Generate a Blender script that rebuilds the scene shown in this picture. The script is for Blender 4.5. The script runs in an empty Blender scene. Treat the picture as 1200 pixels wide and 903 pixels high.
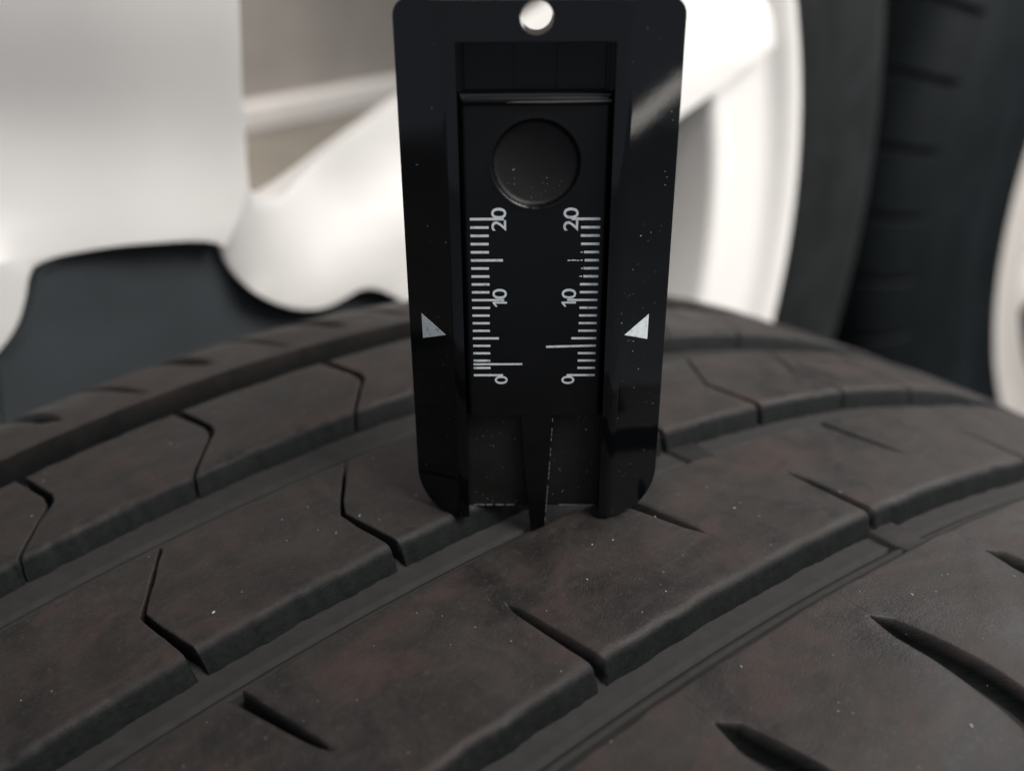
import bpy, bmesh, math, random
import numpy as np
from mathutils import Vector, Matrix
from mathutils.geometry import tessellate_polygon

random.seed(7)
rng = np.random.default_rng(7)
sc = bpy.context.scene
COL = sc.collection
MM = 0.001

# ------------------------------------------------------------------ camera
cam_d = bpy.data.cameras.new('camera')
cam = bpy.data.objects.new('camera', cam_d)
COL.objects.link(cam)
C_POS = Vector((-1.39496, -110.68771, 73.74518)) * MM
C_R = Vector((0.99993521, 0.00960003, -0.00611692))
C_U = Vector((0.00116326, 0.44837385, 0.89384536))
C_F = Vector((-0.01132361, 0.89379457, -0.44833364))
M = Matrix((C_R, C_U, -C_F)).transposed().to_4x4()
M.translation = C_POS
cam.matrix_world = M
cam_d.sensor_fit = 'HORIZONTAL'
cam_d.sensor_width = 36.0
cam_d.lens = 36.0 * 1150 / 1200
cam_d.clip_start = 0.004
cam_d.clip_end = 30.0
cam_d.dof.use_dof = True
cam_d.dof.focus_distance = 0.1185
cam_d.dof.aperture_fstop = 14.0
sc.camera = cam

# ------------------------------------------------------------------ light
world = bpy.data.worlds.new('World')
sc.world = world
world.use_nodes = True
bg = world.node_tree.nodes['Background']
bg.inputs['Color'].default_value = (0.80, 0.86, 1.0, 1)
bg.inputs['Strength'].default_value = 0.24


def area(name, loc, target, size, energy, color=(1, 1, 1), size_y=None):
    d = bpy.data.lights.new(name, 'AREA')
    d.energy = energy
    d.color = color
    d.size = size
    if size_y:
        d.shape = 'RECTANGLE'
        d.size_y = size_y
    o = bpy.data.objects.new(name, d)
    COL.objects.link(o)
    o.location = loc
    o.rotation_euler = (Vector(target) - Vector(loc)).to_track_quat('-Z', 'Y').to_euler()
    return o


key = area('right_key', (0.60, 0.00, 0.42), (0.255, 0.285, -0.02), 0.30, 1.65, (1.0, 0.97, 0.93), 0.28)  # added key lamp, set close and narrow so light falls off leftward
key.data.spread = math.radians(76)
area('top_fill', (0.46, -0.30, 0.82), (0.12, 0.10, 0), 0.34, 9.0, (1.0, 0.95, 0.90), 0.4)  # added overhead fill for the block tops and groove floors
area('front_fill', (0.55, -1.00, 1.05), (0, 0, 0.02), 0.8, 2.0, (0.96, 0.98, 1.0), 0.6)  # added fill from behind the camera, lifts the gauge's printed scale
area('rear_fill', (0.95, 0.75, 0.60), (0.10, 0.08, 0), 0.40, 5.0, (1.0, 0.97, 0.94), 0.40)  # added lamp behind right, for sheen on the far tread
area('wall_fill', (-0.75, 1.30, 0.75), (-0.5, 2.2, -0.3), 0.5, 21, (1.0, 0.93, 0.86), 0.5)  # added lamp to brighten the wall and kerb beyond the wheel
# slanting helper lamp added to mirror a bright streak onto the gauge's right wing
_p = Vector((0.0131, -0.001, 0.0530)); _n = Vector((3.3, -6.38, 0.0)).normalized()
_d = (_p - C_POS).normalized(); _r = _d - 2 * _d.dot(_n) * _n
st = area('streak_helper', _p + _r * 1.1, _p, 0.10, 0.020, (1.0, 0.94, 0.86), 0.013)
st.rotation_euler.rotate_axis('Z', math.radians(40))

sc.view_settings.view_transform = 'Standard'
sc.view_settings.look = 'None'
sc.view_settings.gamma = 1.0
sc.view_settings.exposure = 0.0
sc.view_settings.use_curve_mapping = False
sc.cycles.max_bounces = 8


# ------------------------------------------------------------------ helpers
def tag(o, label=None, cat=None, group=None, kind=None):
    if label: o['label'] = label
    if cat: o['category'] = cat
    if group: o['group'] = group
    if kind: o['kind'] = kind
    return o


def empty(name, loc):
    o = bpy.data.objects.new(name, None)
    COL.objects.link(o)
    o.location = Vector(loc) * MM
    o.empty_display_size = 0.02
    return o


def root_world(o):
    v = Vector((0, 0, 0))
    while o is not None:
        v = v + o.location
        o = o.parent
    return v


def build(name, verts, faces, mat, parent=None, smooth=True, sharp=None, uv=None, wear=None):
    """verts in world millimetres"""
    me = bpy.data.meshes.new(name)
    V = np.asarray(verts, float) * MM
    if parent is not None:
        V = V - np.array(root_world(parent))
    me.from_pydata(V.tolist(), [], faces if isinstance(faces, list) else faces.tolist())
    if uv is not None:
        lay = me.uv_layers.new(name='UVMap')
        idx = np.zeros(len(me.loops), dtype=np.int32)
        me.loops.foreach_get('vertex_index', idx)
        lay.data.foreach_set('uv', np.asarray(uv, dtype=np.float32)[idx].ravel())
    if wear is not None:
        at = me.attributes.new('wear', 'FLOAT', 'POINT')
        at.data.foreach_set('value', np.asarray(wear, dtype=np.float32))
    me.validate()
    if smooth:
        me.polygons.foreach_set('use_smooth', [True] * len(me.polygons))
        if sharp: me.set_sharp_from_angle(angle=math.radians(sharp))
    me.update()
    if mat: me.materials.append(mat)
    o = bpy.data.objects.new(name, me)
    COL.objects.link(o)
    if parent is not None: o.parent = parent
    return o


def fix_normals(o):
    bm = bmesh.new(); bm.from_mesh(o.data)
    bmesh.ops.recalc_face_normals(bm, faces=bm.faces)
    bm.to_mesh(o.data); bm.free()
    return o


def bevel(o, w, seg=2, ang=30):
    m = o.modifiers.new('bevel', 'BEVEL')
    m.width = w * MM; m.segments = seg; m.limit_method = 'ANGLE'; m.angle_limit = math.radians(ang)
    m.harden_normals = False
    return o


def grid_faces(nr, ncol, base=0, closed_c=False, flip=False):
    i = np.arange(nr - 1)[:, None]
    nc = ncol if closed_c else ncol - 1
    j = np.arange(nc)[None, :]
    j2 = (j + 1) % ncol
    a = base + i * ncol + j; b = base + i * ncol + j2
    c = base + (i + 1) * ncol + j2; d = base + (i + 1) * ncol + j
    f = np.stack([a + 0 * b, b + 0 * a, c, d], -1).reshape(-1, 4)
    return f[:, ::-1] if flip else f


def n1(x, y, seed=0):
    """cheap smooth noise, about -1..1"""
    r = np.random.default_rng(seed)
    o = 0
    for k in range(6):
        ax, ay, ph = r.normal(0, 1), r.normal(0, 1), r.uniform(0, 6.28)
        o = o + np.sin(ax * x + ay * y + ph)
    return o / 3.0


# ------------------------------------------------------------------ materials
def new_mat(name):
    m = bpy.data.materials.new(name)
    m.use_nodes = True
    nt = m.node_tree
    return m, nt, nt.nodes['Principled BSDF']


def N(nt, kind, **kw):
    n = nt.nodes.new(kind)
    for k, v in kw.items():
        if k in n.inputs: n.inputs[k].default_value = v
        else: setattr(n, k, v)
    return n


def ramp(nt, fac, stops):
    r = nt.nodes.new('ShaderNodeValToRGB')
    while len(r.color_ramp.elements) < len(stops): r.color_ramp.elements.new(0.5)
    for e, (p, c) in zip(r.color_ramp.elements, stops):
        e.position = p
        e.color = c if len(c) == 4 else (*c, 1)
    nt.links.new(fac, r.inputs['Fac'])
    return r.outputs['Color']


def mix(nt, fac, a, b, mode='MIX'):
    m = nt.nodes.new('ShaderNodeMix'); m.data_type = 'RGBA'; m.blend_type = mode
    for s, v in ((m.inputs['Factor'], fac), (m.inputs[6], a), (m.inputs[7], b)):
        if isinstance(v, (int, float)): s.default_value = v
        elif isinstance(v, tuple): s.default_value = (*v, 1) if len(v) == 3 else v
        else: nt.links.new(v, s)
    return m.outputs[2]


def noise(nt, vec, scale, detail=4, rough=0.55, dist=0.0):
    n = N(nt, 'ShaderNodeTexNoise', Scale=scale, Detail=detail, Roughness=rough, Distortion=dist)
    nt.links.new(vec, n.inputs['Vector'])
    return n.outputs['Fac']


def mapping(nt, vec, sx, sy, sz=1.0):
    m = nt.nodes.new('ShaderNodeMapping')
    m.inputs['Scale'].default_value = (sx, sy, sz)
    nt.links.new(vec, m.inputs['Vector'])
    return m.outputs['Vector']


def bump(nt, bsdf, pairs):
    prev = None
    for h, strength, dist in pairs:
        b = N(nt, 'ShaderNodeBump', Strength=strength, Distance=dist)
        nt.links.new(h, b.inputs['Height'])
        if prev is not None: nt.links.new(prev, b.inputs['Normal'])
        prev = b.outputs['Normal']
    nt.links.new(prev, bsdf.inputs['Normal'])


def tread_rubber():
    m, nt, b = new_mat('worn_tread_rubber')
    uv = N(nt, 'ShaderNodeUVMap', uv_map='UVMap').outputs['UV']        # u = mm along the tyre, v = mm across
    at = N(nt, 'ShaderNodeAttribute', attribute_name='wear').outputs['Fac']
    big = noise(nt, uv, 0.045, 4, 0.6, 0.6)
    patch = noise(nt, uv, 0.12, 6, 0.68, 0.7)
    fine = noise(nt, uv, 1.1, 6, 0.72)
    streak = noise(nt, mapping(nt, uv, 0.14, 0.55), 1.0, 5, 0.65, 0.35)
    red = noise(nt, mapping(nt, uv, 0.06, 0.12), 1.0, 5, 0.62, 0.9)
    grain = noise(nt, uv, 3.6, 3, 0.6)
    c = ramp(nt, patch, [(0.36, (0.0115, 0.0106, 0.0101)), (0.64, (0.0200, 0.0179, 0.0167))])
    film = mix(nt, 0.5, big, patch)
    film = ramp(nt, film, [(0.42, (0.12, 0.12, 0.12)), (0.58, (0.88, 0.88, 0.88))])
    dust = ramp(nt, patch, [(0.34, (0.0170, 0.0138, 0.0124)), (0.66, (0.0300, 0.0248, 0.0224))])
    dust = mix(nt, ramp(nt, red, [(0.49, (0, 0, 0)), (0.61, (0.75, 0.75, 0.75))]), dust, (0.046, 0.0265, 0.0228))
    c = mix(nt, film, c, dust)
    c = mix(nt, ramp(nt, streak, [(0.50, (0, 0, 0)), (0.68, (0.34, 0.34, 0.34))]), c, (0.036, 0.0310, 0.0285))
    c = mix(nt, ramp(nt, fine, [(0.54, (0, 0, 0)), (0.68, (0.55, 0.55, 0.55))]), c, (0.046, 0.0405, 0.0375))
    c = mix(nt, ramp(nt, grain, [(0.62, (0, 0, 0)), (0.72, (0.7, 0.7, 0.7))]), c, (0.080, 0.072, 0.067))
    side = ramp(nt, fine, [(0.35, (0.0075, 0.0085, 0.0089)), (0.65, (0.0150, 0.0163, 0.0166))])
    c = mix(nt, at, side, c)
    nt.links.new(c, b.inputs['Base Color'])
    rr = ramp(nt, film, [(0.1, (0.46, 0.46, 0.46)), (0.9, (0.68, 0.68, 0.68))])
    nt.links.new(rr, b.inputs['Roughness'])
    sp = N(nt, 'ShaderNodeMapRange'); nt.links.new(at, sp.inputs['Value'])
    sp.inputs['To Min'].default_value = 0.17; sp.inputs['To Max'].default_value = 0.31
    nt.links.new(sp.outputs['Result'], b.inputs['Specular IOR Level'])
    scr = noise(nt, mapping(nt, uv, 0.6, 2.0), 1.0, 4, 0.7)
    bump(nt, b, [(noise(nt, uv, 0.4, 4, 0.6), 0.35, 0.00022), (scr, 0.18, 0.00010), (noise(nt, uv, 3.2, 4, 0.65), 0.65, 0.00010)])
    return m


def rubber(name, col, rough=0.6, scale=60.0, spec=0.5, var=1.0):
    m, nt, b = new_mat(name)
    co = N(nt, 'ShaderNodeTexCoord').outputs['Object']
    n = noise(nt, co, scale, 5, 0.6)
    lo = tuple(x * (1 - .25 * var) for x in col); hi = tuple(x * (1 + .45 * var) for x in col)
    nt.links.new(ramp(nt, n, [(0.35, lo), (0.7, hi)]), b.inputs['Base Color'])
    b.inputs['Roughness'].default_value = rough
    b.inputs['Specular IOR Level'].default_value = spec
    bump(nt, b, [(noise(nt, co, scale * 30, 3), 0.3, 0.0001)])
    return m


def plastic(name, col, rough, bstr=0.15, bscale=900.0, spec=0.5):
    m, nt, b = new_mat(name)
    co = N(nt, 'ShaderNodeTexCoord').outputs['Object']
    n = noise(nt, co, 160, 5, 0.6)
    b.inputs['Base Color'].default_value = (*col, 1)
    nt.links.new(ramp(nt, n, [(0.3, (rough * 0.8,) * 3), (0.75, (rough * 1.35,) * 3)]), b.inputs['Roughness'])
    b.inputs['Specular IOR Level'].default_value = spec
    bump(nt, b, [(noise(nt, co, bscale, 3), bstr, 0.00003), (noise(nt, co, 45, 2), 0.12, 0.0002)])
    return m


def print_ink():
    m, nt, b = new_mat('silver_print')
    co = N(nt, 'ShaderNodeTexCoord').outputs['Object']
    n = noise(nt, co, 1500, 4, 0.7)
    c = ramp(nt, n, [(0.28, (0.25, 0.27, 0.285)), (0.42, (0.66, 0.71, 0.735)), (0.75, (0.80, 0.85, 0.87))])
    nt.links.new(c, b.inputs['Base Color'])
    b.inputs['Roughness'].default_value = 0.5
    return m


def paint(name, col, rough=0.3, coat=0.4, var=0.08, scale=14):
    m, nt, b = new_mat(name)
    co = N(nt, 'ShaderNodeTexCoord').outputs['Object']
    n = noise(nt, co, scale, 5, 0.6)
    nt.links.new(ramp(nt, n, [(0.3, tuple(x * (1 - var) for x in col)), (0.7, col)]), b.inputs['Base Color'])
    b.inputs['Roughness'].default_value = rough
    b.inputs['Coat Weight'].default_value = coat
    b.inputs['Coat Roughness'].default_value = 0.12
    return m


def concrete(name, col, scale=6):
    m, nt, b = new_mat(name)
    co = N(nt, 'ShaderNodeTexCoord').outputs['Object']
    n = noise(nt, co, scale, 8, 0.65)
    nt.links.new(ramp(nt, n, [(0.3, tuple(x * 0.75 for x in col)), (0.7, tuple(x * 1.1 for x in col))]), b.inputs['Base Color'])
    b.inputs['Roughness'].default_value = 0.85
    bump(nt, b, [(noise(nt, co, scale * 20, 4), 0.3, 0.002)])
    return m


M_TREAD = tread_rubber()
M_FLOORRUB = rubber('dusty_groove_rubber', (0.0320, 0.0310, 0.0300), 0.8, 500, 0.14, 0.35)
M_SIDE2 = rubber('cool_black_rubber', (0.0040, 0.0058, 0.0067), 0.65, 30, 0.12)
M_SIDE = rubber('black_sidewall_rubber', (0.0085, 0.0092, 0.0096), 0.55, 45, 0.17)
M_BODY = plastic('glossy_black_plastic', (0.0022, 0.0028, 0.0032), 0.038, 0.05, spec=0.6)
M_SLIDE = plastic('satin_black_plastic', (0.0030, 0.0033, 0.0036), 0.34, 0.25, spec=0.38)
M_RECESS = plastic('grained_black_plastic', (0.0090, 0.0083, 0.0074), 0.5, 0.9, 2200)
M_THUMB = plastic('dusty_brown_black_plastic', (0.0036, 0.0032, 0.0028), 0.55, 1.0, 1800)
M_INK = print_ink()
M_PALE_EDGE = plastic('pale_edge_plastic', (0.22, 0.22, 0.215), 0.5)
M_SCUFF = plastic('scuffed_plastic', (0.11, 0.11, 0.108), 0.4, 1.0)
M_SCUFF2 = plastic('lightly_scuffed_plastic', (0.028, 0.028, 0.028), 0.4, 1.0)
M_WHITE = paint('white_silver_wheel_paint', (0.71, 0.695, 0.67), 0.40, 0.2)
M_SILVER_SHADED = paint('shaded_silver_wheel_paint', (0.44, 0.415, 0.385), 0.45, 0.2)  # wheel silver with the right wheel's shade put into its colour
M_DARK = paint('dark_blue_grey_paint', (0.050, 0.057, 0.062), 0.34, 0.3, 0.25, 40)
M_BARREL_SHADE = paint('barrel_shade_brown', (0.035, 0.024, 0.020), 0.6, 0.0, 0.3, 30)  # dark brown standing for the shade inside the right wheel's barrel
M_FLOOR = concrete('beige_concrete', (0.22, 0.20, 0.172))
M_GROUND = concrete('pale_concrete', (0.47, 0.48, 0.50), 4)
M_WALL = concrete('grey_plaster', (0.31, 0.288, 0.265), 3)
M_KERB = paint('white_kerb_paint', (0.82, 0.80, 0.77), 0.6, 0.0)
M_DUST = paint('pale_dust', (0.42, 0.40, 0.37), 0.9, 0.0)

# ------------------------------------------------------------------ setting
# axis of the near tyre (all three wheels stand nearly parallel)
TA = np.array([0.6242612, -0.78114958, -0.01016311])
TN = np.array([0.00483213, -0.00914812, 0.99994648])
TT = np.array([0.78120075, 0.62427689, 0.0019362])
TC = np.array([-13.01549341, 17.28412441, -321.43677887])
R0, K0 = 321.866749, 0.00134189386
Z_FLOOR = TC[2] - R0
Z_STEP = -399.0
Z_SLAB = -357.0


def slab(name, pts, z0, z1, mat):
    n = len(pts)
    v = [(x, y, z0) for x, y in pts] + [(x, y, z1) for x, y in pts]
    f = [list(range(n))[::-1], list(range(n, 2 * n))] + [[i, (i + 1) % n, n + (i + 1) % n, n + i] for i in range(n)]
    o = build(name, v, f, mat, None, smooth=False)
    fix_normals(o)
    return o


a2 = np.array([TA[0], TA[1]]) / np.hypot(TA[0], TA[1]); t2 = np.array([-a2[1], a2[0]])
c2 = TC[:2]


def pl(L, s):
    q = c2 + a2 * L + t2 * s
    return (q[0], q[1])


o = build('ground', [(-3000, -2500, Z_FLOOR), (3000, -2500, Z_FLOOR), (3000, 3500, Z_FLOOR), (-3000, 3500, Z_FLOOR)], [[0, 1, 2, 3]], M_GROUND, None, False)
tag(o, kind='structure')
o = slab('concrete_step', [pl(-128, -1900), pl(-128, 2600), pl(-3200, 2600), pl(-3200, -1900)], Z_FLOOR + 1, Z_STEP, M_FLOOR)
tag(o, kind='structure')
o = slab('raised_slab', [pl(-131, -330), pl(-131, 300), pl(-420, 300), pl(-420, -330)], Z_STEP + 0.5, Z_SLAB, M_FLOOR)
tag(o, kind='structure')
# painted kerb and plaster wall seen through the white wheel
k0 = np.array([-611., 2072.]); k1 = np.array([-306., 2424.])
kd = (k1 - k0) / np.linalg.norm(k1 - k0); kn = np.array([-kd[1], kd[0]])


def kp(s, d):
    q = k0 + kd * s + kn * d
    return (q[0], q[1])


o = slab('painted_kerb', [kp(-1500, 0), kp(2600, 0), kp(2600, 60), kp(-1500, 60)], Z_STEP + 0.5, Z_STEP + 58, M_KERB)
bevel(o, 8, 3)
tag(o, 'white painted kerb at the foot of the grey wall, seen through the wheel', 'kerb')
o = slab('plaster_wall', [kp(-1600, 62), kp(2700, 62), kp(2700, 160), kp(-1600, 160)], Z_STEP + 0.5, Z_STEP + 2400, M_WALL)
tag(o, 'blurred grey plaster wall behind the white wheel', 'wall')

# ------------------------------------------------------------------ near tyre
VS_P, VS_M, RHO_P, RHO_M = 64.0, -58.0, 34.0, 26.0
DEPTH = 3.85


def prof(v):
    """arc-length style coordinate across the tread -> axial, radius, normal (axial, radial)"""
    v = np.asarray(v, float)
    x = np.clip(v, VS_M, VS_P)
    r = R0 - K0 * x * x / 2
    sl = np.arctan(K0 * x)                 # slope angle, signed
    e = v - x
    rho = np.where(e > 0, RHO_P, RHO_M)
    th = np.abs(e) / rho
    sg = np.sign(e)
    a0 = np.abs(sl)
    X = x + np.where(sg != 0, sg * rho * (np.sin(a0 + th) - np.sin(a0)), 0)
    Rr = r - np.where(sg != 0, rho * (np.cos(a0) - np.cos(a0 + th)), 0)
    an = sl + sg * th
    return X, Rr, np.sin(an), np.cos(an)


def tyre_xyz(v, s, h):
    X, Rr, nx, nr = prof(v)
    X = X + nx * h; Rr = Rr + nr * h
    u = np.asarray(s, float) / R0
    X, Rr, u = np.broadcast_arrays(X, Rr, u)
    return TC + X[..., None] * TA + Rr[..., None] * (np.cos(u)[..., None] * TN + np.sin(u)[..., None] * TT)


T_BASE = TC - TN * R0
tyre = empty('tyre', T_BASE)
tag(tyre, 'worn dark tyre nearest the camera with the depth gauge standing on its tread', 'tyre')


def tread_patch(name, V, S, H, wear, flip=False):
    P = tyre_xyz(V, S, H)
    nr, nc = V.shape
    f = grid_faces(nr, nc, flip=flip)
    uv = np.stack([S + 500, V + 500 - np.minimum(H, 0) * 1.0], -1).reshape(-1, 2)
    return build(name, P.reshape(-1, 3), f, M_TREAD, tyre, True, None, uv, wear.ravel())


# edge profile: (inward offset, height); wall has a small draft
def edge(bev, draft=0.7, depth=None):
    dp = depth or DEPTH
    arc_ = [(bev * (1 - math.cos(a)), -bev * (1 - math.sin(a))) for a in np.radians([0, 18, 36, 54, 72, 90])]
    return [(-draft, -dp - 0.3), (-draft * .55, -dp * .6)] + [(d, h) for d, h in arc_] + [(bev * 1.5, 0.0)]


def axis_rows(x0, x1, step, e0, e1):
    """returns offsets list: (base fraction 0/1/none, pos, height)"""
    lo = [(x0 + d, h) for d, h in e0]
    hi = [(x1 - d, h) for d, h in e1][::-1]
    a, b = lo[-1][0], hi[0][0]
    n = max(2, int((b - a) / step))
    mid = [(a + (b - a) * i / n, 0.0) for i in range(1, n)]
    return np.array(lo + mid + hi)


def block(v0, v1, fL, fR, wf, seed, bev_far, bev_near, bev_side=0.25):
    rows = axis_rows(v0, v1, 1.1, edge(bev_far), edge(bev_near, 0.6))
    vv, hr = rows[:, 0], rows[:, 1]
    sl = fL(vv); sr = fR(vv)
    w = wf(vv)
    length = float(np.mean(sr - sl))
    n = max(8, int(length / 0.6))
    e = edge(bev_side, 0.1)
    d0 = np.array([d for d, h in e]); h0 = np.array([h for d, h in e])
    nmid = n
    S, Hc = [], []
    for i in range(len(vv)):
        a = sl[i] + w[i] / 2; b = sr[i] - w[i] / 2
        lo = a + d0; hi = (b - d0)[::-1]
        mid = np.linspace(lo[-1], hi[0], nmid + 2)[1:-1]
        S.append(np.concatenate([lo, mid, hi])); Hc.append(np.concatenate([h0, np.zeros(nmid), h0[::-1]]))
    S = np.array(S); Hc = np.array(Hc)
    Vv = np.repeat(vv[:, None], S.shape[1], 1)
    Hr = np.repeat(hr[:, None], S.shape[1], 1)
    H = np.minimum(Hr, Hc)
    top = (H > -0.5)
    wob = 0.10 * n1(Vv * .35, S * .3, seed) + 0.05 * n1(Vv * 1.1, S * 1.0, seed + 9)
    H = H + np.where(top, wob * 0.7, 0)
    Vv = Vv + 0.12 * n1(S * .9, Vv * .1, seed + 3) + 0.07 * n1(S * 2.6, Vv * .1, seed + 4) + 0.05 * n1(S * 5.0, Vv * .1, seed + 8)
    nick = np.clip(n1(S * 1.7, Vv * .05, seed + 6) * n1(S * .45, Vv * .02, seed + 7) - .35, 0, .5)
    H = H - np.where(top & (Vv > v1 - 2.2), nick * .55, 0)
    S = S + 0.06 * n1(Vv * .9, S * .05, seed + 5)
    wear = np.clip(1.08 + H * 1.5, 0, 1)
    return tread_patch('tread_block', Vv, S, H, wear)


def pwl(pts):
    xs, ys = zip(*pts)
    return lambda v: np.interp(v, xs, ys)


G = dict(g1=(-50.3, -40.9), g2=(-20.2, -8.0), g3=(13.6, 22.2), g4=(44.7, 52.4))

# rib 1
sh1 = pwl([(-44, -0.6), (-40.9, 0.2), (-32.5, 2.1), (-30, 1.9), (-20.2, -5.3), (-16, -8)])
s1 = [-131, -104.5, -77.5, -50.5 - 1.5, -27.0, 0.0, 25.5, 50.0, 73.0, 96.5, 120, 145, 171, 198]
w1 = pwl([(-44, 1.5), (-38, 1.4), (-31, 1.15), (-28, .65), (-18, .55)])
for k in range(len(s1) - 1):
    block(-40.9, -20.2, lambda v, k=k: s1[k] + sh1(v), lambda v, k=k: s1[k + 1] + sh1(v), w1, 100 + k, 0.4, 1.45)
# rib 2
sh2 = pwl([(-12, 9.0), (-8, 6.9), (3.2, 0.0), (8, 0.9), (12.5, 1.9), (17, 2.6)])
s2 = [-131, -104, -76, -48.4, -20.8, 4.0, 28.2, 52.0, 78.0, 104.0, 130, 156, 183, 210]
w2 = pwl([(-12, .6), (2, .65), (4, .85), (8, 1.0), (11, 1.1), (14, 1.45), (16, 1.6)])
for k in range(len(s2) - 1):
    block(-8.0, 13.6, lambda v, k=k: s2[k] + sh2(v), lambda v, k=k: s2[k + 1] + sh2(v), w2, 200 + k, 0.6, 1.5)


# continuous ribs with blind sipes or slots
def slotted_rib(name, rows, slots, srange, step, seed, bev=0.22):
    """rows: (v, h). slots: (center fn(v), width fn(v), depth fn(v)) sorted by s"""
    vv, hr = rows[:, 0], rows[:, 1]
    cols = []
    off = [(-1, -(bev * 2.2), 0.), (-1, -bev, -.03), (-1, -.05, -.45), (-1, .02, -.99), (-.5, 0, -1.), (0, 0, -1.),
           (.5, 0, -1.), (1, -.02, -.99), (1, .05, -.45), (1, bev, -.03), (1, bev * 2.2, 0.)]
    prev = np.full(len(vv), float(srange[0]))
    Scol, Hcol = [prev], [np.zeros(len(vv))]
    for cf, wf, df in slots:
        c = cf(vv); w = np.maximum(wf(vv), .12); d = df(vv)
        first = c - w / 2 - bev * 2.2
        n = max(2, int(np.mean(first - prev) / step))
        for i in range(1, n):
            Scol.append(prev + (first - prev) * i / n); Hcol.append(np.zeros(len(vv)))
        for sg, o_, hh in off:
            Scol.append(c + sg * w / 2 + o_); Hcol.append(hh * d)
        prev = Scol[-1]
    n = max(2, int((srange[1] - np.mean(prev)) / step))
    for i in range(1, n + 1):
        Scol.append(prev + (srange[1] - prev) * i / n); Hcol.append(np.zeros(len(vv)))
    S = np.array(Scol).T; Hc = np.array(Hcol).T
    V = np.repeat(vv[:, None], S.shape[1], 1)
    H = np.minimum(np.repeat(hr[:, None], S.shape[1], 1), Hc)
    top = H > -0.5
    H = H + np.where(top, 0.07 * n1(V * .35, S * .3, seed) + 0.035 * n1(V * 1.1, S, seed + 9), 0)
    V = V + 0.12 * n1(S * .9, V * .1, seed + 3) + 0.07 * n1(S * 2.6, V * .1, seed + 4) + 0.05 * n1(S * 5.0, V * .1, seed + 8)
    return tread_patch(name, V, S, H, np.clip(1.08 + H * 1.5, 0, 1))


rows3 = axis_rows(22.2, 44.7, 0.8, edge(0.6), edge(1.45, 0.6))
sl3 = []
for i, s0 in enumerate([-98, -45.2, 10.2, 58.5, 110, 162]):
    sl3.append((s0, 'far'))
for i, s0 in enumerate([-118, -66, -14.4, 38.0, 88.0, 138]):
    sl3.append((s0, 'near'))
sl3.sort()
slots3 = []
for s0, kind in sl3:
    if kind == 'far':
        slots3.append((lambda v, s0=s0: s0 + .33 * (v - 22.2), pwl([(21, 1.6), (24, 1.3), (33, .6), (35.5, .15)]), pwl([(33.5, 4.6), (35.3, 0)])))
    else:
        slots3.append((lambda v, s0=s0: s0 + .19 * (v - 32.3), pwl([(31.5, .15), (34, .6), (40, 1.0), (43.5, 1.15), (46, 1.5)]), pwl([(31.6, 0), (33.4, 4.6)])))
slotted_rib('tread_rib', rows3, slots3, (-150, 215), 0.7, 300)


def shoulder_rows(v0, v1, far=False):
    e = edge(0.45) if not far else edge(0.35, -2.2, 8.0)
    if not far:
        lo = [(v0 + d, h) for d, h in e]
        v = np.concatenate([np.arange(lo[-1][0] + .9, 57.2, 0.9), np.arange(57.3, 62.5, .3), np.arange(62.8, v1, .9)])
        return np.array(lo + [(x, 0.) for x in v])
    hi = [(v0 - d, h) for d, h in e][::-1]
    v = np.arange(v1, hi[0][0] - .5, 0.9)
    return np.array([(x, 0.) for x in v] + hi)


slots4 = []
for i in range(-5, 8):
    s0 = 19.6 + 27.0 * i + 0.8 * math.sin(i * 2.1)
    slots4.append((lambda v, s0=s0: s0 + np.interp(v, [52, 58, 59.4, 61.6, 73.4, 95], [-.3, 0, .77, 1.05, 4.05, 9.6]),
                   pwl([(51, .12), (57.8, .14), (58.1, .25), (59.4, 1.85), (61.6, 2.9), (73.4, 5.0), (95, 6.5)]),
                   pwl([(51, .02), (57.6, .05), (58.2, 1.2), (59.6, 3.2), (61.5, 4.2), (95, 4.4)])))
o = slotted_rib('shoulder_rib', shoulder_rows(52.4, 99), slots4, (-150, 235), 1.5, 400, 0.3)
slots0 = []
for i in range(-5, 8):
    s0 = 12.0 + 27.0 * i
    slots0.append((lambda v, s0=s0: s0 + .5 * (v + 54.5), pwl([(-90, 4.4), (-62, 3.6), (-57, 2.4), (-54.5, .2)]), pwl([(-56.0, 4.4), (-54.4, 0)])))
    slots0.append((lambda v, s0=s0: s0 + 13.0 + .5 * (v + 54.5), pwl([(-90, .9), (-56, .8), (-52.6, .2)]), pwl([(-54.5, 3.5), (-52.6, 0)])))
slotted_rib('shoulder_rib', shoulder_rows(-50.3, -81, True), slots0, (-165, 240), 1.5, 500, 0.3)


# carcass: groove floors, sidewalls, beads and the part of the tread out of sight
def sweep(name, prof2, u0, u1, nseg, mat, parent, C, A, Nn, T, closed=False, wear=None, tyre_uv=False, sharp=None, xoff=0.0):
    u = np.linspace(u0, u1, nseg, endpoint=not closed)
    X = np.array([q[0] for q in prof2]); Rr = np.array([q[1] for q in prof2])
    X = X + xoff
    P = C + X[None, :, None] * A + Rr[None, :, None] * (np.cos(u)[:, None, None] * Nn + np.sin(u)[:, None, None] * T)
    nr, nc = P.shape[:2]
    f = grid_faces(nr, nc, flip=True)
    if closed:
        j = np.arange(nc - 1); k = (nr - 1) * nc
        f = np.vstack([f, np.stack([k + j, k + j + 1, j + 1, j], -1)[:, ::-1]])
    uv = np.stack(np.broadcast_arrays(u[:, None] * R0 + 500, X[None, :] + 500), -1).reshape(-1, 2) if tyre_uv else None
    w = np.full(nr * nc, wear) if wear is not None else None
    return build(name, P.reshape(-1, 3), f, mat, parent, True, sharp, uv, w)


def vh(v, h):
    X, Rr, nx, nr = prof(v)
    return (float(X + nx * h), float(Rr + nr * h))


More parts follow.
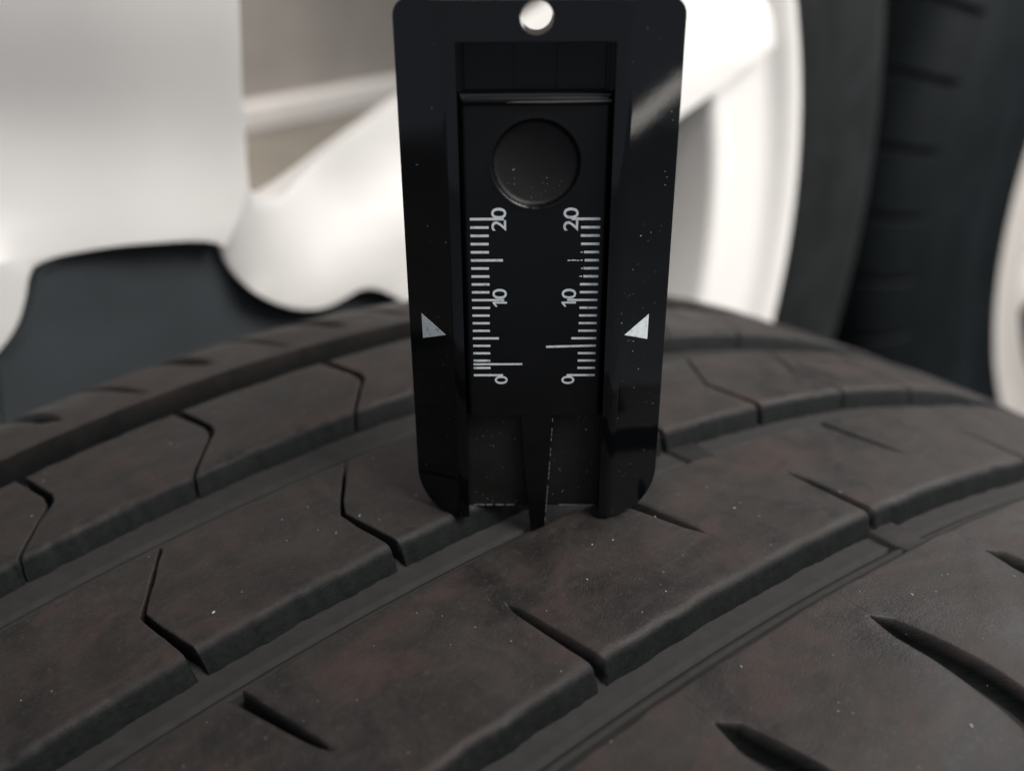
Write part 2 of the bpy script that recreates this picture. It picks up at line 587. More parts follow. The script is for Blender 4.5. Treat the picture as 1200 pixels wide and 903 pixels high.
def groove_floor(g, d=DEPTH):
    a, b = g
    a -= 1.0; b += 1.0
    L = b - a
    q = [(0, -d + .5), (.07, -d + .12), (.13, -d), (.30, -d), (.40, -d + .02), (.48, -d + .10), (.50, -d - .35), (.545, -d - .35), (.56, -d + .32), (.62, -d + .62), (.66, -d + .66), (.67, -d + .45), (.69, -d + .45), (.70, -d + .66), (.78, -d + .62), (.86, -d + .30), (1, -d - .3)]
    return [vh(a + L * t, h) for t, h in q]


fl = []
fl += [vh(v, -7.6 if v > -58 else -DEPTH - 2.5) for v in np.arange(-98, -52, 4.0)]
for nm in ('g1', 'g2', 'g3', 'g4'): fl += groove_floor(G[nm], 7.6 if nm == 'g1' else DEPTH)
fl += [vh(v, -DEPTH) for v in np.arange(55, 102, 4.0)]
o = sweep('groove_floor', fl, math.pi, 3 * math.pi, 720, M_FLOORRUB, tyre, TC, TA, TN, TT, True, 0.62, True)

# sidewalls
ep = vh(99, 0); em = vh(-81, 0)
sideP = [ep, (99, 290), (102, 275), (104, 262), (103.5, 250), (101, 240), (100, 236), (97, 233), (92, 229), (88, 222), (84, 218)]
sideM = [em, (-97, 292), (-102, 276), (-104, 262), (-103.5, 250), (-101, 240), (-100, 236), (-97, 233), (-92, 229), (-88, 222), (-84, 218)]
sweep('sidewall', sideP[::-1], 0, 2 * math.pi, 360, M_SIDE, tyre, TC, TA, TN, TT, True)
sweep('sidewall', sideM, 0, 2 * math.pi, 360, M_SIDE, tyre, TC, TA, TN, TT, True)
# ribs round the rest of the circumference
rest = [vh(v, 0) for v in np.arange(-81, -50, 3.0)]
for nm in ('g1', 'g2', 'g3', 'g4'):
    a, b = G[nm]
    rest += [vh(a, 0), vh(a + .7, -DEPTH + .2), vh(b - .7, -DEPTH + .2), vh(b, 0), vh(b + 8, 0)]
rest += [vh(v, 0) for v in np.arange(62, 100, 3.0)]
sweep('tread_band', rest, 0.62, 2 * math.pi - 0.41, 300, M_TREAD, tyre, TC, TA, TN, TT, False, 1.0, True, 40)


# tread wear bars, small moulded ridges in the groove floors
def tyre_bump(name, v0, v1, s0, s1, h0, h1, ramp_=1.2):
    vs_ = np.linspace(v0, v1, 12); ss_ = np.linspace(s0 - ramp_, s1 + ramp_, 26)
    V, S = np.meshgrid(vs_, ss_, indexing='ij')
    e = np.minimum((S - (s0 - ramp_)) / ramp_, ((s1 + ramp_) - S) / ramp_)
    q = np.clip(e, 0, 1); q = q * q * (3 - 2 * q)
    H = h0 + (h1 - h0) * q + .10 * n1(V * .8, S * .8, 77) * q
    return tread_patch(name, V, S + .12 * (V - v0), H, np.full(V.shape, .45))


tyre_bump('wear_bar', 44.2, 53.0, 40.2, 45.5, -DEPTH - .2, -3.0, .9)
tyre_bump('wear_bar', 12.8, 23.0, 31.5, 36.5, -DEPTH - .2, -3.2, .9)


# grit on the tread
def flakes(name, pts, size, parent, mat, normals):
    V, F = [], []
    for p, nrm in zip(pts, normals):
        nrm = nrm / np.linalg.norm(nrm)
        t = np.cross(nrm, rng.normal(size=3)); t /= np.linalg.norm(t); b = np.cross(nrm, t)
        r = size * math.exp(rng.normal(0, .42))
        k = len(V); m = 5
        for i in range(m):
            a = 6.283 * i / m + rng.uniform(-.3, .3); q = r * rng.uniform(.6, 1.2)
            V.append(p + t * q * math.cos(a) * 1.4 + b * q * math.sin(a) * .8)
        V.append(p + nrm * r * .55)
        F += [[k + i, k + (i + 1) % m, k + m] for i in range(m)]
    for p, nrm in list(zip(pts, normals))[::9]:          # a few bits of lint
        nrm = nrm / np.linalg.norm(nrm)
        t = np.cross(nrm, rng.normal(size=3)); t /= np.linalg.norm(t); b = np.cross(nrm, t)
        L = size * rng.uniform(4, 9); w = size * .22; q = rng.uniform(-.5, .5)
        k = len(V)
        for i in range(5):
            u = i / 4 - .5
            c_ = p + t * L * u + b * L * q * (u * u) + nrm * size * .3
            V += [c_ - b * w, c_ + b * w]
        F += [[k + 2 * i, k + 2 * i + 1, k + 2 * i + 3, k + 2 * i + 2] for i in range(4)]
    o = build(name, V, F, mat, parent, False)
    o['kind'] = 'stuff'
    return o


pts, nrm = [], []
for i in range(420):
    v = rng.uniform(-60, 80); s = rng.normal(5, 45)
    if any(g[0] - .5 < v < g[1] + .5 for g in G.values()): continue
    p = tyre_xyz(v, s, 0.04)
    pts.append(p); nrm.append(p - TC - TA * ((p - TC) @ TA))
flakes('grit', pts, 0.066, tyre, M_DUST, nrm)

# ------------------------------------------------------------------ depth gauge
gauge = empty('tread_depth_gauge', (0, 0, 0))
tag(gauge, 'black plastic tread depth gauge with white millimetre scales standing upright in the tyre groove', 'depth gauge')
YF, YB, YC = -2.4, 2.4, 0.5          # rail face, back, channel floor
XC, XR = 8.5, 9.75                  # channel half width, rail outer edge
XO = 15.75                          # body half width
ZT = 63.9
SHIFT = 0.38


def zmin(x):
    d = abs(x) - 11.2
    return 0.0 if d <= 0 else 5.6 * (1 - math.sqrt(max(0, 1 - (d / (XO - 11.2)) ** 2)))


def zmax(x):
    d = abs(x) - (XO - 1.9)
    return ZT if d <= 0 else ZT - 1.9 * (1 - math.sqrt(max(0, 1 - (d / 1.9) ** 2)))


def yfront(ax, z):
    if ax >= XR: return YF + (ax - XR) / (XO - XR) * 3.3
    if ax >= XC: return YF
    return YC


half = [0, 2.0, 4.2, 6.5, XC - .02, XC + .02, 9.1, XR, 10.4, 11.2, 11.9, 12.6, 13.3, 13.85, 14.2, 14.6, 15.0, 15.3, 15.55, 15.7, XO]
xs = [-x for x in half[:0:-1]] + half
zrel = [None] * 0
body_v, rows_n = [], []
zs_mid = list(np.linspace(6.5, 58, 14)) + [59.70, 59.74, 61.0, 61.9]
cols = []
for x in xs:
    lo, hi = zmin(x), zmax(x)
    z = [lo + (6.0 - lo) * t for t in (0, .25, .5, .75, 1)] + zs_mid + [hi - (hi - 61.9) * t for t in (.5, 0)]
    cols.append(z)
cols = np.array(cols).T                              # rows x columns
nr, nc = cols.shape
Vf, Vb = [], []
for i in range(nr):
    for j, x in enumerate(xs):
        z = cols[i, j]
        y = yfront(abs(x), z)
        if abs(x) < XC and z >= 59.73: y = YF
        xx = x + SHIFT * max(0, (abs(x) - XR) / (XO - XR))
        Vf.append((xx, y, z)); Vb.append((xx, YB if abs(x) < XR else YB - .2 * (abs(x) - XR) / (XO - XR), z))
F = np.vstack([grid_faces(nr, nc), grid_faces(nr, nc, nr * nc, flip=True)]).tolist()
ring = [j for j in range(nc)] + [i * nc + nc - 1 for i in range(1, nr)] + [(nr - 1) * nc + j for j in range(nc - 2, -1, -1)] + [i * nc for i in range(nr - 2, 0, -1)]
n_ = nr * nc
F += [[ring[(k + 1) % len(ring)], ring[k], ring[k] + n_, ring[(k + 1) % len(ring)] + n_] for k in range(len(ring))]
body = build('body', Vf + Vb, F, M_BODY, gauge, True)
fix_normals(body)
# hanging hole
cv, cf = [], []
for k in range(48):
    a = 6.28318 * k / 48
    cv += [(0.08 + 1.75 * math.cos(a), -6, 62.15 + 1.75 * math.sin(a)), (0.08 + 1.75 * math.cos(a), 6, 62.15 + 1.75 * math.sin(a))]
for k in range(48):
    b = (k + 1) % 48
    cf.append([2 * k, 2 * b, 2 * b + 1, 2 * k + 1])
cf += [[2 * k for k in range(48)][::-1], [2 * k + 1 for k in range(48)]]
cut = build('cutter', cv, cf, None, None, False)
fix_normals(cut)
bo = body.modifiers.new('hole', 'BOOLEAN'); bo.operation = 'DIFFERENCE'; bo.object = cut; bo.solver = 'EXACT'
bpy.context.view_layer.update()
dg = bpy.context.evaluated_depsgraph_get()
nm_ = bpy.data.meshes.new_from_object(body.evaluated_get(dg))
body.modifiers.clear()
body.data = nm_
bpy.data.objects.remove(cut)
nm_.polygons.foreach_set('use_smooth', [True] * len(nm_.polygons))
nm_.set_sharp_from_angle(angle=math.radians(35))
bevel(body, 0.22, 2, 28)


# slider with thumb dimple
SY = -1.0
SX = 8.40
Z0 = 20.16
sx = np.concatenate([[-SX, -SX + .18, -SX + .35], np.linspace(-7.7, 7.7, 88), [SX - .35, SX - .18, SX]])
sz = np.concatenate([[14.4, 14.5], np.linspace(14.9, 40, 12)[:-1], np.linspace(40, 53.0, 74), [53.25, 53.6, 53.95, 54.2]])
X, Z = np.meshgrid(sx, sz)
rad = np.hypot(X - 0.07, Z - 46.45)
Y = np.full(X.shape, SY)
sm = lambda a, b, t: (lambda q: q * q * (3 - 2 * q))(np.clip((t - a) / (b - a), 0, 1))
Y = Y + (1 - sm(4.55, 5.1, rad)) * (0.80 + 0.55 * (1 - np.clip(rad / 4.6, 0, 1) ** 2))
Y = Y - 0.05 * np.exp(-((rad - 5.15) / .22) ** 2)
Y = Y + np.where(np.abs(X) > SX - .3, 0.12, 0) + np.where(np.abs(X) > SX - .1, 0.2, 0)
Y = Y + np.interp(Z, [53.0, 53.25, 53.6, 53.95, 54.2], [0, -.28, -.34, -.1, .45])
Y = Y + np.where(Z < 14.45, .25, 0)
Vs = np.stack([X, Y, Z], -1).reshape(-1, 3)
nr, nc = X.shape
Vbk = Vs.copy(); Vbk[:, 1] = YC - 0.05
F = np.vstack([grid_faces(nr, nc), grid_faces(nr, nc, nr * nc, flip=True)]).tolist()
ring = [j for j in range(nc)] + [i * nc + nc - 1 for i in range(1, nr)] + [(nr - 1) * nc + j for j in range(nc - 2, -1, -1)] + [i * nc for i in range(nr - 2, 0, -1)]
F += [[ring[(k + 1) % len(ring)], ring[k], ring[k] + nr * nc, ring[(k + 1) % len(ring)] + nr * nc] for k in range(len(ring))]
slider = build('slider', np.vstack([Vs, Vbk]), F, M_SLIDE, gauge, True, 50)
slider.data.materials.append(M_THUMB)
for p_ in slider.data.polygons:
    c_ = p_.center
    if math.hypot(c_.x / MM - .07, c_.z / MM - 46.45) < 4.75 and c_.y / MM < YC - .1: p_.material_index = 1
slider['label'] = 'black sliding plate with thumb dimple and printed scales'


def prism(name, poly, y0, y1, mat, parent, bev=0.0):
    n = len(poly)
    v = [(x, y0, z) for x, z in poly] + [(x, y1, z) for x, z in poly]
    f = [list(range(n)), list(range(n, 2 * n))[::-1]] + [[i, n + i, n + (i + 1) % n, (i + 1) % n] for i in range(n)]
    o = build(name, v, f, mat, parent, False)
    fix_normals(o)
    if bev: bevel(o, bev, 2)
    return o


# tapered probe reaching down into the groove
probe = prism('probe', [(-1.72, 14.6), (2.38, 14.6), (2.12, 9), (1.42, -3.2), (1.36, -4.6), (-0.36, -4.6), (-0.42, -3.2), (-1.45, 9)], -0.95, 0.38, M_SLIDE, gauge, 0.08)
# thin pale strips along the probe edge and the lower edges of the back plate
for k in range(22):
    z = 14.0 - k * 0.72
    x = np.interp(z, [-3.2, 9, 14.6], [1.42, 2.12, 2.38])
    if rng.uniform() < .82:
        prism('pale_edge', [(x - .03, z), (x + .045, z), (x + .035 - .025, z - rng.uniform(.35, .66)), (x - .05, z - .4)], -1.0, -0.9, M_PALE_EDGE, probe)
for x0, x1 in ((-8.1, -2.6), (3.4, 8.1)):
    x = x0
    while x < x1:
        L = rng.uniform(.5, 1.5)
        prism('pale_edge', [(x, -.02), (min(x + L, x1), .0), (min(x + L, x1), .10), (x, rng.uniform(.05, .12))], YC - .10, YC + .04, M_PALE_EDGE, body)
        x += L + rng.uniform(.02, .35)
# grained back plate below the slider and the ribbed recess above it
for x0, x1, z0, z1 in ((-8.45, 8.45, 0.12, 14.3),):
    prism('recess_panel', [(x0, z0), (x1, z0), (x1, z1), (x0, z1)], YC - .06, YC + .3, M_RECESS, body)
prism('recess_panel', [(-8.4, 54.4), (8.4, 54.4), (8.4, 59.6), (-8.4, 59.6)], YC - .06, YC + .3, M_SLIDE, body)
for x in (-7.9, -2.3, 2.3):
    w_ = 5.4 if x != -2.3 else 4.2
    prism('recess_rib', [(x, 54.4), (x + w_, 54.4), (x + w_, 59.4), (x, 59.4)], YC - (.22 if x != -2.3 else .12), YC - .02, M_SLIDE, body, .08)
# scuffed upper lip of the slider
prism('scuffed_edge', [(-3.2, 53.33), (1.5, 53.30), (8.25, 53.40), (8.3, 53.58), (2.0, 53.50), (-2.0, 53.46)], SY - .37, SY - .2, M_SCUFF, slider)
prism('scuffed_edge', [(-8.2, 53.92), (-6.5, 53.95), (8.2, 53.98), (8.25, 54.16), (-1, 54.18), (-8.25, 54.15)], SY - .14, SY + .3, M_SCUFF2, slider)

# printed scale
me_cache = {}


def mark(x0, x1, z, th=0.27, name='scale_mark', skew=0.0):
    return prism(name, [(x0, z - th / 2), (x1, z - th / 2 + skew), (x1, z + th / 2 + skew), (x0, z + th / 2)], SY - .022, SY + .05, M_INK, slider)


W = 7.52
for k in range(21):
    z = Z0 + k
    if k == 20: a, b = -W, -3.6
    elif k == 15: a, b = -W, -3.75
    elif k == 10: a, b = -W, -3.65
    elif k == 5: a, b = -W, -4.35
    elif k == 0: a, b = -W, -3.9
    else: a, b = -W + .02, -5.4 + rng.uniform(-.05, .05)
    mark(a, b, z, .29 if k > 10 else .27)
    if k == 4: continue
    if k == 20: a, b = 4.2, W
    elif k == 15: a, b = 5.85, W
    elif k == 10: a, b = 3.9, W
    elif k == 5: a, b = 4.5, W
    elif k == 0: a, b = 4.0, W
    elif k in (13, 14, 16): a, b = 5.75, W
    else: a, b = 5.36 + rng.uniform(-.04, .04), W
    mark(a, b, z, .29 if k > 10 else .27)
# worn remains of the faded strokes
for x, z, L in ((3.85, 35.14, .35), (4.3, 35.16, .5), (4.9, 35.13, .3), (5.35, 35.16, .25), (5.35, 36.15, .22), (5.3, 33.16, .3), (5.45, 34.15, .2)):
    mark(x, x + L, z, .12)
mark(-W, -1.50, Z0 + 1.5, .24, skew=.02)
mark(1.42, W, Z0 + 3.86, .27, skew=.16)


def numeral(txt, x_base, z0, length, height=1.72):
    cu = bpy.data.curves.new('numeral', 'FONT')
    cu.body = txt
    cu.size = 1.0
    cu.extrude = 0.0
    cu.offset = 0.006
    cu.resolution_u = 6
    t = bpy.data.objects.new('numeral_source', cu)
    COL.objects.link(t)
    bpy.context.view_layer.update()
    me = bpy.data.meshes.new_from_object(t.evaluated_get(bpy.context.evaluated_depsgraph_get()))
    bpy.data.objects.remove(t)
    P = np.array([v.co[:] for v in me.vertices])
    mn, mx = P.min(0), P.max(0)
    u = (P[:, 0] - mn[0]) / (mx[0] - mn[0]) * length
    w = (P[:, 1] - mn[1]) / (mx[1] - mn[1]) * height
    V = np.stack([x_base - w, np.full(len(P), SY - .03), z0 + u], -1)
    fs = [list(p.vertices) for p in me.polygons]
    bpy.data.meshes.remove(me)
    return build('numeral', V, fs, M_INK, slider, False)


for xb, dx in ((-3.32, 0), (5.0, 0)):
    numeral('20', xb, 38.75, 2.75)
    xo = xb if xb < 0 else 4.95
    one = [(.50, 0), (.74, 0), (.74, 1.72), (.54, 1.72), (.06, 1.34), (.14, 1.14), (.50, 1.40)]
    build('numeral', [(xo - w_, SY - .03, 29.22 + u_) for u_, w_ in one], [[0, 1, 2, 3, 6], [6, 3, 4, 5]], M_INK, slider, False)
    numeral('0', xb if xb < 0 else 4.95, 30.32, 1.28)
    numeral('0', xb if xb < 0 else 4.98, 18.95, 1.12, 1.6)


# pointer triangles on the sloping wings
def wing_pt(x, z, lift):
    ax = abs(x)
    k = SHIFT if x > 0 else -SHIFT
    y = YF + (ax - XR) / (XO - XR + k) * 3.3
    n = Vector((math.copysign(3.3, x), -(XO - XR), 0)).normalized()
    return np.array((x, y, z)) + np.array(n) * lift


for tri in ([(-13.75, 28.1), (-13.70, 24.85), (-10.75, 26.0)], [(13.85, 28.05), (13.83, 24.75), (10.85, 25.95)]):
    v = [wing_pt(x, z, .03) for x, z in tri] + [wing_pt(x, z, -.05) for x, z in tri]
    o = build('pointer_mark', v, [[0, 1, 2], [5, 4, 3], [0, 3, 4, 1], [1, 4, 5, 2], [2, 5, 3, 0]], M_INK, body, False)
    fix_normals(o)

# dust caught on the gauge
pts, nrm = [], []
for i in range(80):
    x = rng.uniform(10.3, 15.4); z = 63 * rng.beta(1.1, 1.6)
    if z < 6 and x > 13: continue
    pts.append(wing_pt(x, z, .01)); nrm.append(np.array((.4, -.92, 0)))
for i in range(24):
    pts.append(wing_pt(-rng.uniform(10.3, 15), rng.uniform(6, 60), .01)); nrm.append(np.array((-.4, -.92, 0)))
for i in range(90):
    pts.append(np.array((rng.uniform(-8, 8), YC - .07, rng.uniform(.6, 13.8)))); nrm.append(np.array((0, -1., 0)))
for i in range(22):
    a = rng.uniform(-3.0, -.2); r = rng.uniform(2.2, 4.6)
    pts.append(np.array((.07 + r * math.cos(a), SY + .80 + .50 * (1 - (r / 4.6) ** 2), 46.45 + r * math.sin(a)))); nrm.append(np.array((0, -1., 0)))
flakes('dust', pts, 0.036, body, M_DUST, nrm)


# ------------------------------------------------------------------ wheels behind
def frame(az):
    A = np.array([math.cos(az), math.sin(az), 0.0]); T = np.array([-A[1], A[0], 0.0])
    return A, np.array([0, 0, 1.0]), T


def face_prism(name, loops, C, A, T, x_front, x_back, mat, parent, bev=2.5):
    """loops: [outer, hole...] in wheel plane (h, z); extruded along the axis"""
    tri = tessellate_polygon([[Vector((h, z, 0)) for h, z in L] for L in loops])
    flat = [q for L in loops for q in L]
    n = len(flat)
    P = [C + T * h + np.array([0, 0, z]) + A * x_front for h, z in flat] + [C + T * h + np.array([0, 0, z]) + A * x_back for h, z in flat]
    F = [list(t) for t in tri] + [[i + n for i in t[::-1]] for t in tri]
    k = 0
    for L in loops:
        m = len(L)
        F += [[k + i, k + (i + 1) % m, n + k + (i + 1) % m, n + k + i] for i in range(m)]
        k += m
    o = build(name, P, F, mat, parent, False)
    fix_normals(o)
    if bev: bevel(o, bev, 3, 40)
    return o


def smooth_loop(pts, it=2):
    p = [np.array(q, float) for q in pts]
    for _ in range(it):
        q = []
        for i in range(len(p)):
            a, b = p[i], p[(i + 1) % len(p)]
            q += [a * .75 + b * .25, a * .25 + b * .75]
        p = q
    return [tuple(q) for q in p]


def spoke(C, A, T, parent, mat, ang, r0, r1, lo, hi, crest, lift0, lift1, drop, nl=14):
    """lofted spoke: lo/hi edge offsets (functions of r), crest position 0..1, faces fall away from the crest"""
    e = T * math.cos(ang) + np.array([0, 0, 1]) * math.sin(ang)
    p = -T * math.sin(ang) + np.array([0, 0, 1]) * math.cos(ang)
    V = []
    m = 12
    for i in range(nl):
        r = r0 + (r1 - r0) * i / (nl - 1)
        l, h = lo(r), hi(r)
        x = lift0 + (lift1 - lift0) * i / (nl - 1)
        w = h - l
        sec = [(l + 5, x - 34), (l, x - 30), (l - .5, x - 9), (l + 1.5, x - 4.5), (l + 6, x - 2.2), (l + w * crest - 5, x - .3), (l + w * crest + 5, x - .3),
               (h - 9, x - drop * .7), (h - 3, x - drop), (h, x - drop - 4), (h + .5, x - 30), (h - 5, x - 34)]
        for q, y in sec: V.append(C + e * r + p * q + A * y)
    F = grid_faces(nl, m, closed_c=True).tolist()
    F += [list(range(m)), [(nl - 1) * m + k for k in range(m)][::-1]]
    o = build('spoke', V, F, mat, parent, True, 32)
    fix_normals(o)
    return o


def wheel_tyre(C, A, Nn, T, root, Rt, rf, width, blocks=False, npitch=52, mat=M_SIDE):
    """tyre seated on the rim; x measured from the rim face plane"""
    b = 1.0
    H = Rt - rf
    prof_ = [(2, rf - 3), (b - 3, rf + 4), (b - 1, rf + 7), (b - 3, rf + 10), (b, rf + H * .22), (b + 1, rf + H * .30), (b, rf + H * .42), (b - 2, rf + H * .58), (b - 7, rf + H * .72),
             (b - 9, rf + H * .745), (b - 10.5, rf + H * .765), (b - 15, rf + H * .86), (b - 24, rf + H * .95), (b - 36, rf + H * .985)]
    ty = sweep('tyre', prof_[::-1], 0, 2 * math.pi, 240, mat, root, C, A, Nn, T, True)
    fix = [(b - 36, Rt - H * .015 - (7 if blocks else 0))]
    x = b - 36
    tr = []
    w = (width - 72) / 4
    if not blocks:
        tr.append((x, Rt - H * .015))
    else:
        tr.append((x + 4, Rt - H * .03 - 8)); tr.append((x - w * .8, Rt - 8))
    for k in range(4):
        x0 = x - w * k
        if not (blocks and k == 0):
            tr += [(x0 - 5, Rt - .6), (x0 - w + 5, Rt - .6)]
        tr += [(x0 - w + 4.2, Rt - 8), (x0 - w - 4.2, Rt - 8)]
    xb = x - 4 * w
    tr += [(xb - 5, Rt - 1), (xb - 14, Rt - H * .05), (xb - 24, Rt - H * .16), (xb - 32, Rt - H * .36), (xb - 34, rf + H * .35), (xb - 28, rf)]
    sweep('tread_band', tr[::-1], 0, 2 * math.pi, 240, mat, ty, C, A, Nn, T, True, None, False, 35)
    if blocks:
        # shoulder blocks, one mesh shared round the tyre
        da = 2 * math.pi / npitch
        ga = 3.4 / Rt
        rows = [(b - 7.5, rf + H * .690), (b - 5.0, rf + H * .725), (b - 7.5, rf + H * .79), (b - 12.0, rf + H * .872), (b - 18, rf + H * .935), (b - 26, rf + H * .975), (b - 36, Rt - .4),
                (x - w + 6.5, Rt), (x - w + 5, Rt - 1), (x - w + 4.6, Rt - 8.5)]
        cs = [(ga * .5, -6), (ga * .5, -1.0), (ga * .5 + .7 / Rt, 0), (da * .33, 0), (da * .67, 0), (da - ga * .5 - .7 / Rt, 0), (da - ga * .5, -1.0), (da - ga * .5, -6)]
        V = []
        for q, (xx, rr) in enumerate(rows):
            k1 = max(0.0, 1 - q / 6.0)
            for aa, hh in cs:
                r_ = rr + hh * (1 - .6 * k1)
                V.append((xx + hh * .8 * k1) * A + r_ * (math.cos(aa) * Nn + math.sin(aa) * T) + C)
        o = build('shoulder_block', V, grid_faces(len(rows), len(cs)), mat, ty, True, 40)
        fix_normals(o)
        # rotate copies about the wheel axis through the wheel centre
        Cl = Vector((C * MM).tolist()) - root_world(ty)
        for k in range(1, npitch):
            c = o.copy()
            COL.objects.link(c)
            c.parent = ty
            Rm = Matrix.Rotation(-k * da, 4, Vector(A.tolist()))
            mm = Matrix.Translation(Cl) @ Rm @ Matrix.Translation(-Cl)
            c.matrix_local = mm
    return ty


def wheel_rim(C, A, Nn, T, root, rf, mat, width=200, mat_in=None):
    k = rf / 229.0
    pr = [(-8, rf - 14), (-4, rf - 4), (1, rf), (4.5, rf - .8), (6, rf - 3), (5.2, rf - 6), (1.5, rf - 9.5), (-1.5, rf - 12), (-2.6, rf - 17), (-3.6, rf - 26), (-4.2, 194 * k), (-3.0, 191.5 * k),
          (-3.2, 188.8 * k), (-6.5, 187 * k), (-14, 184 * k), (-30, 178 * k), (-60, 169 * k), (-100, 166 * k), (-150, 180 * k), (-width + 10, 194 * k), (-width, rf - 10), (-width - 8, rf - 6), (-width - 10, rf)]
    o = sweep('rim', pr[:15][::-1], 0, 2 * math.pi, 360, mat, root, C, A, Nn, T, True, xoff=-4.0)
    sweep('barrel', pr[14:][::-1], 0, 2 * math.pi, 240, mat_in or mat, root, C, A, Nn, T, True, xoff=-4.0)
    return o


# white wheel
WC = np.array([-68.84, 127.49, -39.97]); WAZ = math.radians(-50.19)
A, Nn, T = frame(WAZ)
wheel = empty('alloy_wheel', (WC[0], WC[1], WC[2] - 317))
tag(wheel, 'large white alloy wheel with broad spokes directly behind the depth gauge', 'wheel', 'wheels standing behind the near tyre')
wheel_tyre(WC, A, Nn, T, wheel, 317.0, 229.0, 222.0)
wheel_rim(WC, A, Nn, T, wheel, 229.0, M_WHITE)
# broad upright spoke and the spoke to its right, cut round the dark hub recess
hole_top = [(-66, 20), (-58.8, 26.0), (-55.2, 33.0), (-53.6, 38.0), (-51.0, 40.6), (-36, 41.4), (-22, 40.2), (-11.6, 38.0), (-8.8, 35.6)]
hole_right = [(-8.8, 35.6), (-7.2, 28.4), (-2.2, 21.2), (6.9, 15.2), (15.6, 12.7), (22.4, 13.9), (29.4, 16.0), (36.3, 13.0), (44, 6.5)]
hole_low = [(40, -12), (24, -34), (0, -42), (-30, -38), (-54, -20), (-68, 4)]
hole = hole_top + hole_right[1:] + hole_low


def soften(p, it=3):
    p = [np.array(q, float) for q in p]
    for _ in range(it):
        q = [p[0]]
        for a, b in zip(p[:-1], p[1:]): q += [a * .75 + b * .25, a * .25 + b * .75]
        p = q + [p[-1]]
    return [tuple(q) for q in p]


hole_top = soften(hole_top); hole_right = soften(hole_right)
hole = hole_top + hole_right[1:] + hole_low


def arc(r, a0, a1, n):
    return [(r * math.cos(math.radians(a0 + (a1 - a0) * k / (n - 1))), r * math.sin(math.radians(a0 + (a1 - a0) * k / (n - 1)))) for k in range(n)]


def sculpt(name, loop, C, A, T, front, thick, mat, parent, bev=2.6, cell=7.0):
    """closed plate: outline loop in the wheel plane, front face raised by front(h, z)"""
    bm = bmesh.new()
    vs = [bm.verts.new((h, z, 0)) for h, z in loop]
    bm.faces.new(vs)
    hs = [q[0] for q in loop]; zs = [q[1] for q in loop]
    for ax, lo, hi in ((0, min(hs), max(hs)), (1, min(zs), max(zs))):
        x = lo + cell
        while x < hi - 1:
            no = (1, 0, 0) if ax == 0 else (0, 1, 0); co = (x, 0, 0) if ax == 0 else (0, x, 0)
            bmesh.ops.bisect_plane(bm, geom=bm.verts[:] + bm.edges[:] + bm.faces[:], dist=1e-4, plane_co=co, plane_no=no)
            x += cell
    r = bmesh.ops.extrude_face_region(bm, geom=bm.faces[:])
    back = {v for v in r['geom'] if isinstance(v, bmesh.types.BMVert)}
    for v in bm.verts:
        h, z = v.co.x, v.co.y
        x = -thick if v in back else front(h, z)
        p = (C + T * h + np.array([0, 0, z]) + A * x) * MM - np.array(root_world(parent))
        v.co = p
    bmesh.ops.recalc_face_normals(bm, faces=bm.faces)
    me = bpy.data.meshes.new(name)
    bm.to_mesh(me); bm.free()
    me.polygons.foreach_set('use_smooth', [True] * len(me.polygons))
    me.materials.append(mat)
    o = bpy.data.objects.new(name, me)
    COL.objects.link(o); o.parent = parent
    bevel(o, bev, 4, 45)
    return o


def sstep(a, b, t):
    q = min(1, max(0, (t - a) / (b - a)))
    return q * q * (3 - 2 * q)


# upright spoke: gently crowned, tipping back towards the rim
up_loop = hole_top + [(-4.0, 42.5), (-0.6, 49.0), (-0.4, 60), (-1.2, 74), (-1.4, 92), (-1.4, 130), (-1, 170), (0, 213)] + arc(214, 90, 112, 8) + [(-72, 150), (-66, 90), (-72, 60), (-84, 40), (-96, 24), (-84, 14)]
sculpt('spoke', up_loop, WC, A, T, lambda h, z: max(-3.2 if z < 48 else -14.0, 1.0 + .22 * (min(h, 0) + 4) * sstep(38, 75, z) + 10.0 * sstep(50, 105, z) - .0012 * (h + 22) ** 2 - .16 * max(0.0, -26.0 - h)), 30, M_WHITE, wheel, 2.4)
# right-hand spoke: bright front facet, shaded upper flank falling towards the opening
ce = np.array([math.cos(math.radians(16)), math.sin(math.radians(16))]); J = np.array([14.0, 20.5])
la = np.array([0.27, -0.963])                       # break line near the hub


def right_front(h, z):
    q = np.array([h, z]) - J
    d = -q[0] * ce[1] + q[1] * ce[0]
    dl = q[0] * .963 + q[1] * .27
    fall = max(0.0, min(.42 * d, .50 * dl, 7.0))
    return 1.2 - fall - .02 * max(0.0, -d) - .9 * max(0.0, -3.0 - h)


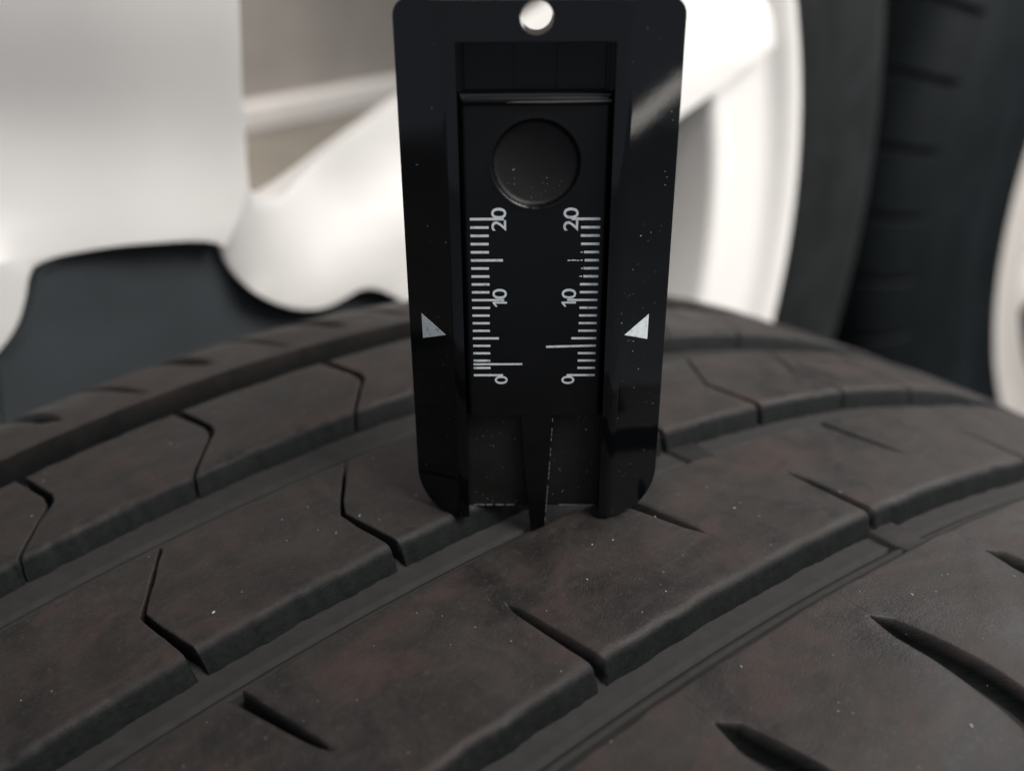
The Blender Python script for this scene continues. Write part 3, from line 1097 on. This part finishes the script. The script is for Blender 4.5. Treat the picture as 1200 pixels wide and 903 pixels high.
rt_loop = hole_right[2:] + [(60, 6.0), (110, 27.5), (150, 43.5), (178, 53.5), (204, 64.5)] + arc(214, 17.6, 35, 8) + [(150, 105), (100, 83.5), (60, 67.6), (45.4, 62.0), (26.2, 53.2), (16, 48.3), (10.6, 46.0), (6.5, 44.6), (3.2, 44.9), (1.0, 46.6), (-0.9, 49.2), (-8, 50), (-12, 44), (-12.5, 39.2)]
sculpt('spoke', rt_loop, WC, A, T, right_front, 11, M_WHITE, wheel, 1.6, 6.0)
rt_ = math.radians(22.2)
for k in (-1, -2, -3):
    spoke(WC, A, T, wheel, M_WHITE, rt_ + math.radians(72 * k), 84, 214, lambda r: -18.0, lambda r: 36.0, .42, 0.0, -3.5, 12)
face_prism('hub_plate', [[(-84, 14), (-96, 24), (-110, 10), (-84, -60), (-30, -92), (40, -84), (84, -40), (92, 0), (60, 5.5), (44, 6.5)] + hole_low + [(-66, 20)]], WC, A, T, -0.5, -30.0, M_WHITE, wheel, 2.2)
# dark recessed hub behind the cut-out, with a raised lip that follows it
cen = np.array([-8.0, 6.0])
big = [tuple(cen + (np.array(q) - cen) * 1.12) for q in hole]
small = [tuple(cen + (np.array(q) - cen) * .965) for q in hole]
small2 = [tuple(cen + (np.array(q) - cen) * .945) for q in hole]
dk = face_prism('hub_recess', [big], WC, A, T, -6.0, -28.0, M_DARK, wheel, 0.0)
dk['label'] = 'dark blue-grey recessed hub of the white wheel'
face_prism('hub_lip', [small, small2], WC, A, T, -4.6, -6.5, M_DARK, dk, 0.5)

# darker wheel further back on the right
DC = np.array([446.0, 531.0, -82.0]); DAZ = math.radians(-56.0)
A, Nn, T = frame(DAZ)
wheel2 = empty('alloy_wheel', (DC[0], DC[1], DC[2] - 317))
tag(wheel2, 'shaded silver wheel at the right edge with grooved black tyre facing left', 'wheel', 'wheels standing behind the near tyre')
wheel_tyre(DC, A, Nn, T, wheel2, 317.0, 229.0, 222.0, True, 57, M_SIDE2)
wheel_rim(DC, A, Nn, T, wheel2, 229.0, M_SILVER_SHADED, mat_in=M_BARREL_SHADE)
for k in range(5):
    spoke(DC, A, T, wheel2, M_SILVER_SHADED, math.radians(204 + 72 * k), 20, 214, lambda r: -15.0, lambda r: 15.0, .5, -24, -14, 4)
face_prism('hub_plate', [[(62 * math.cos(a), 62 * math.sin(a)) for a in np.linspace(0, 2 * math.pi, 40, endpoint=False)]], DC, A, T, -10, -44, M_SILVER_SHADED, wheel2, 3)
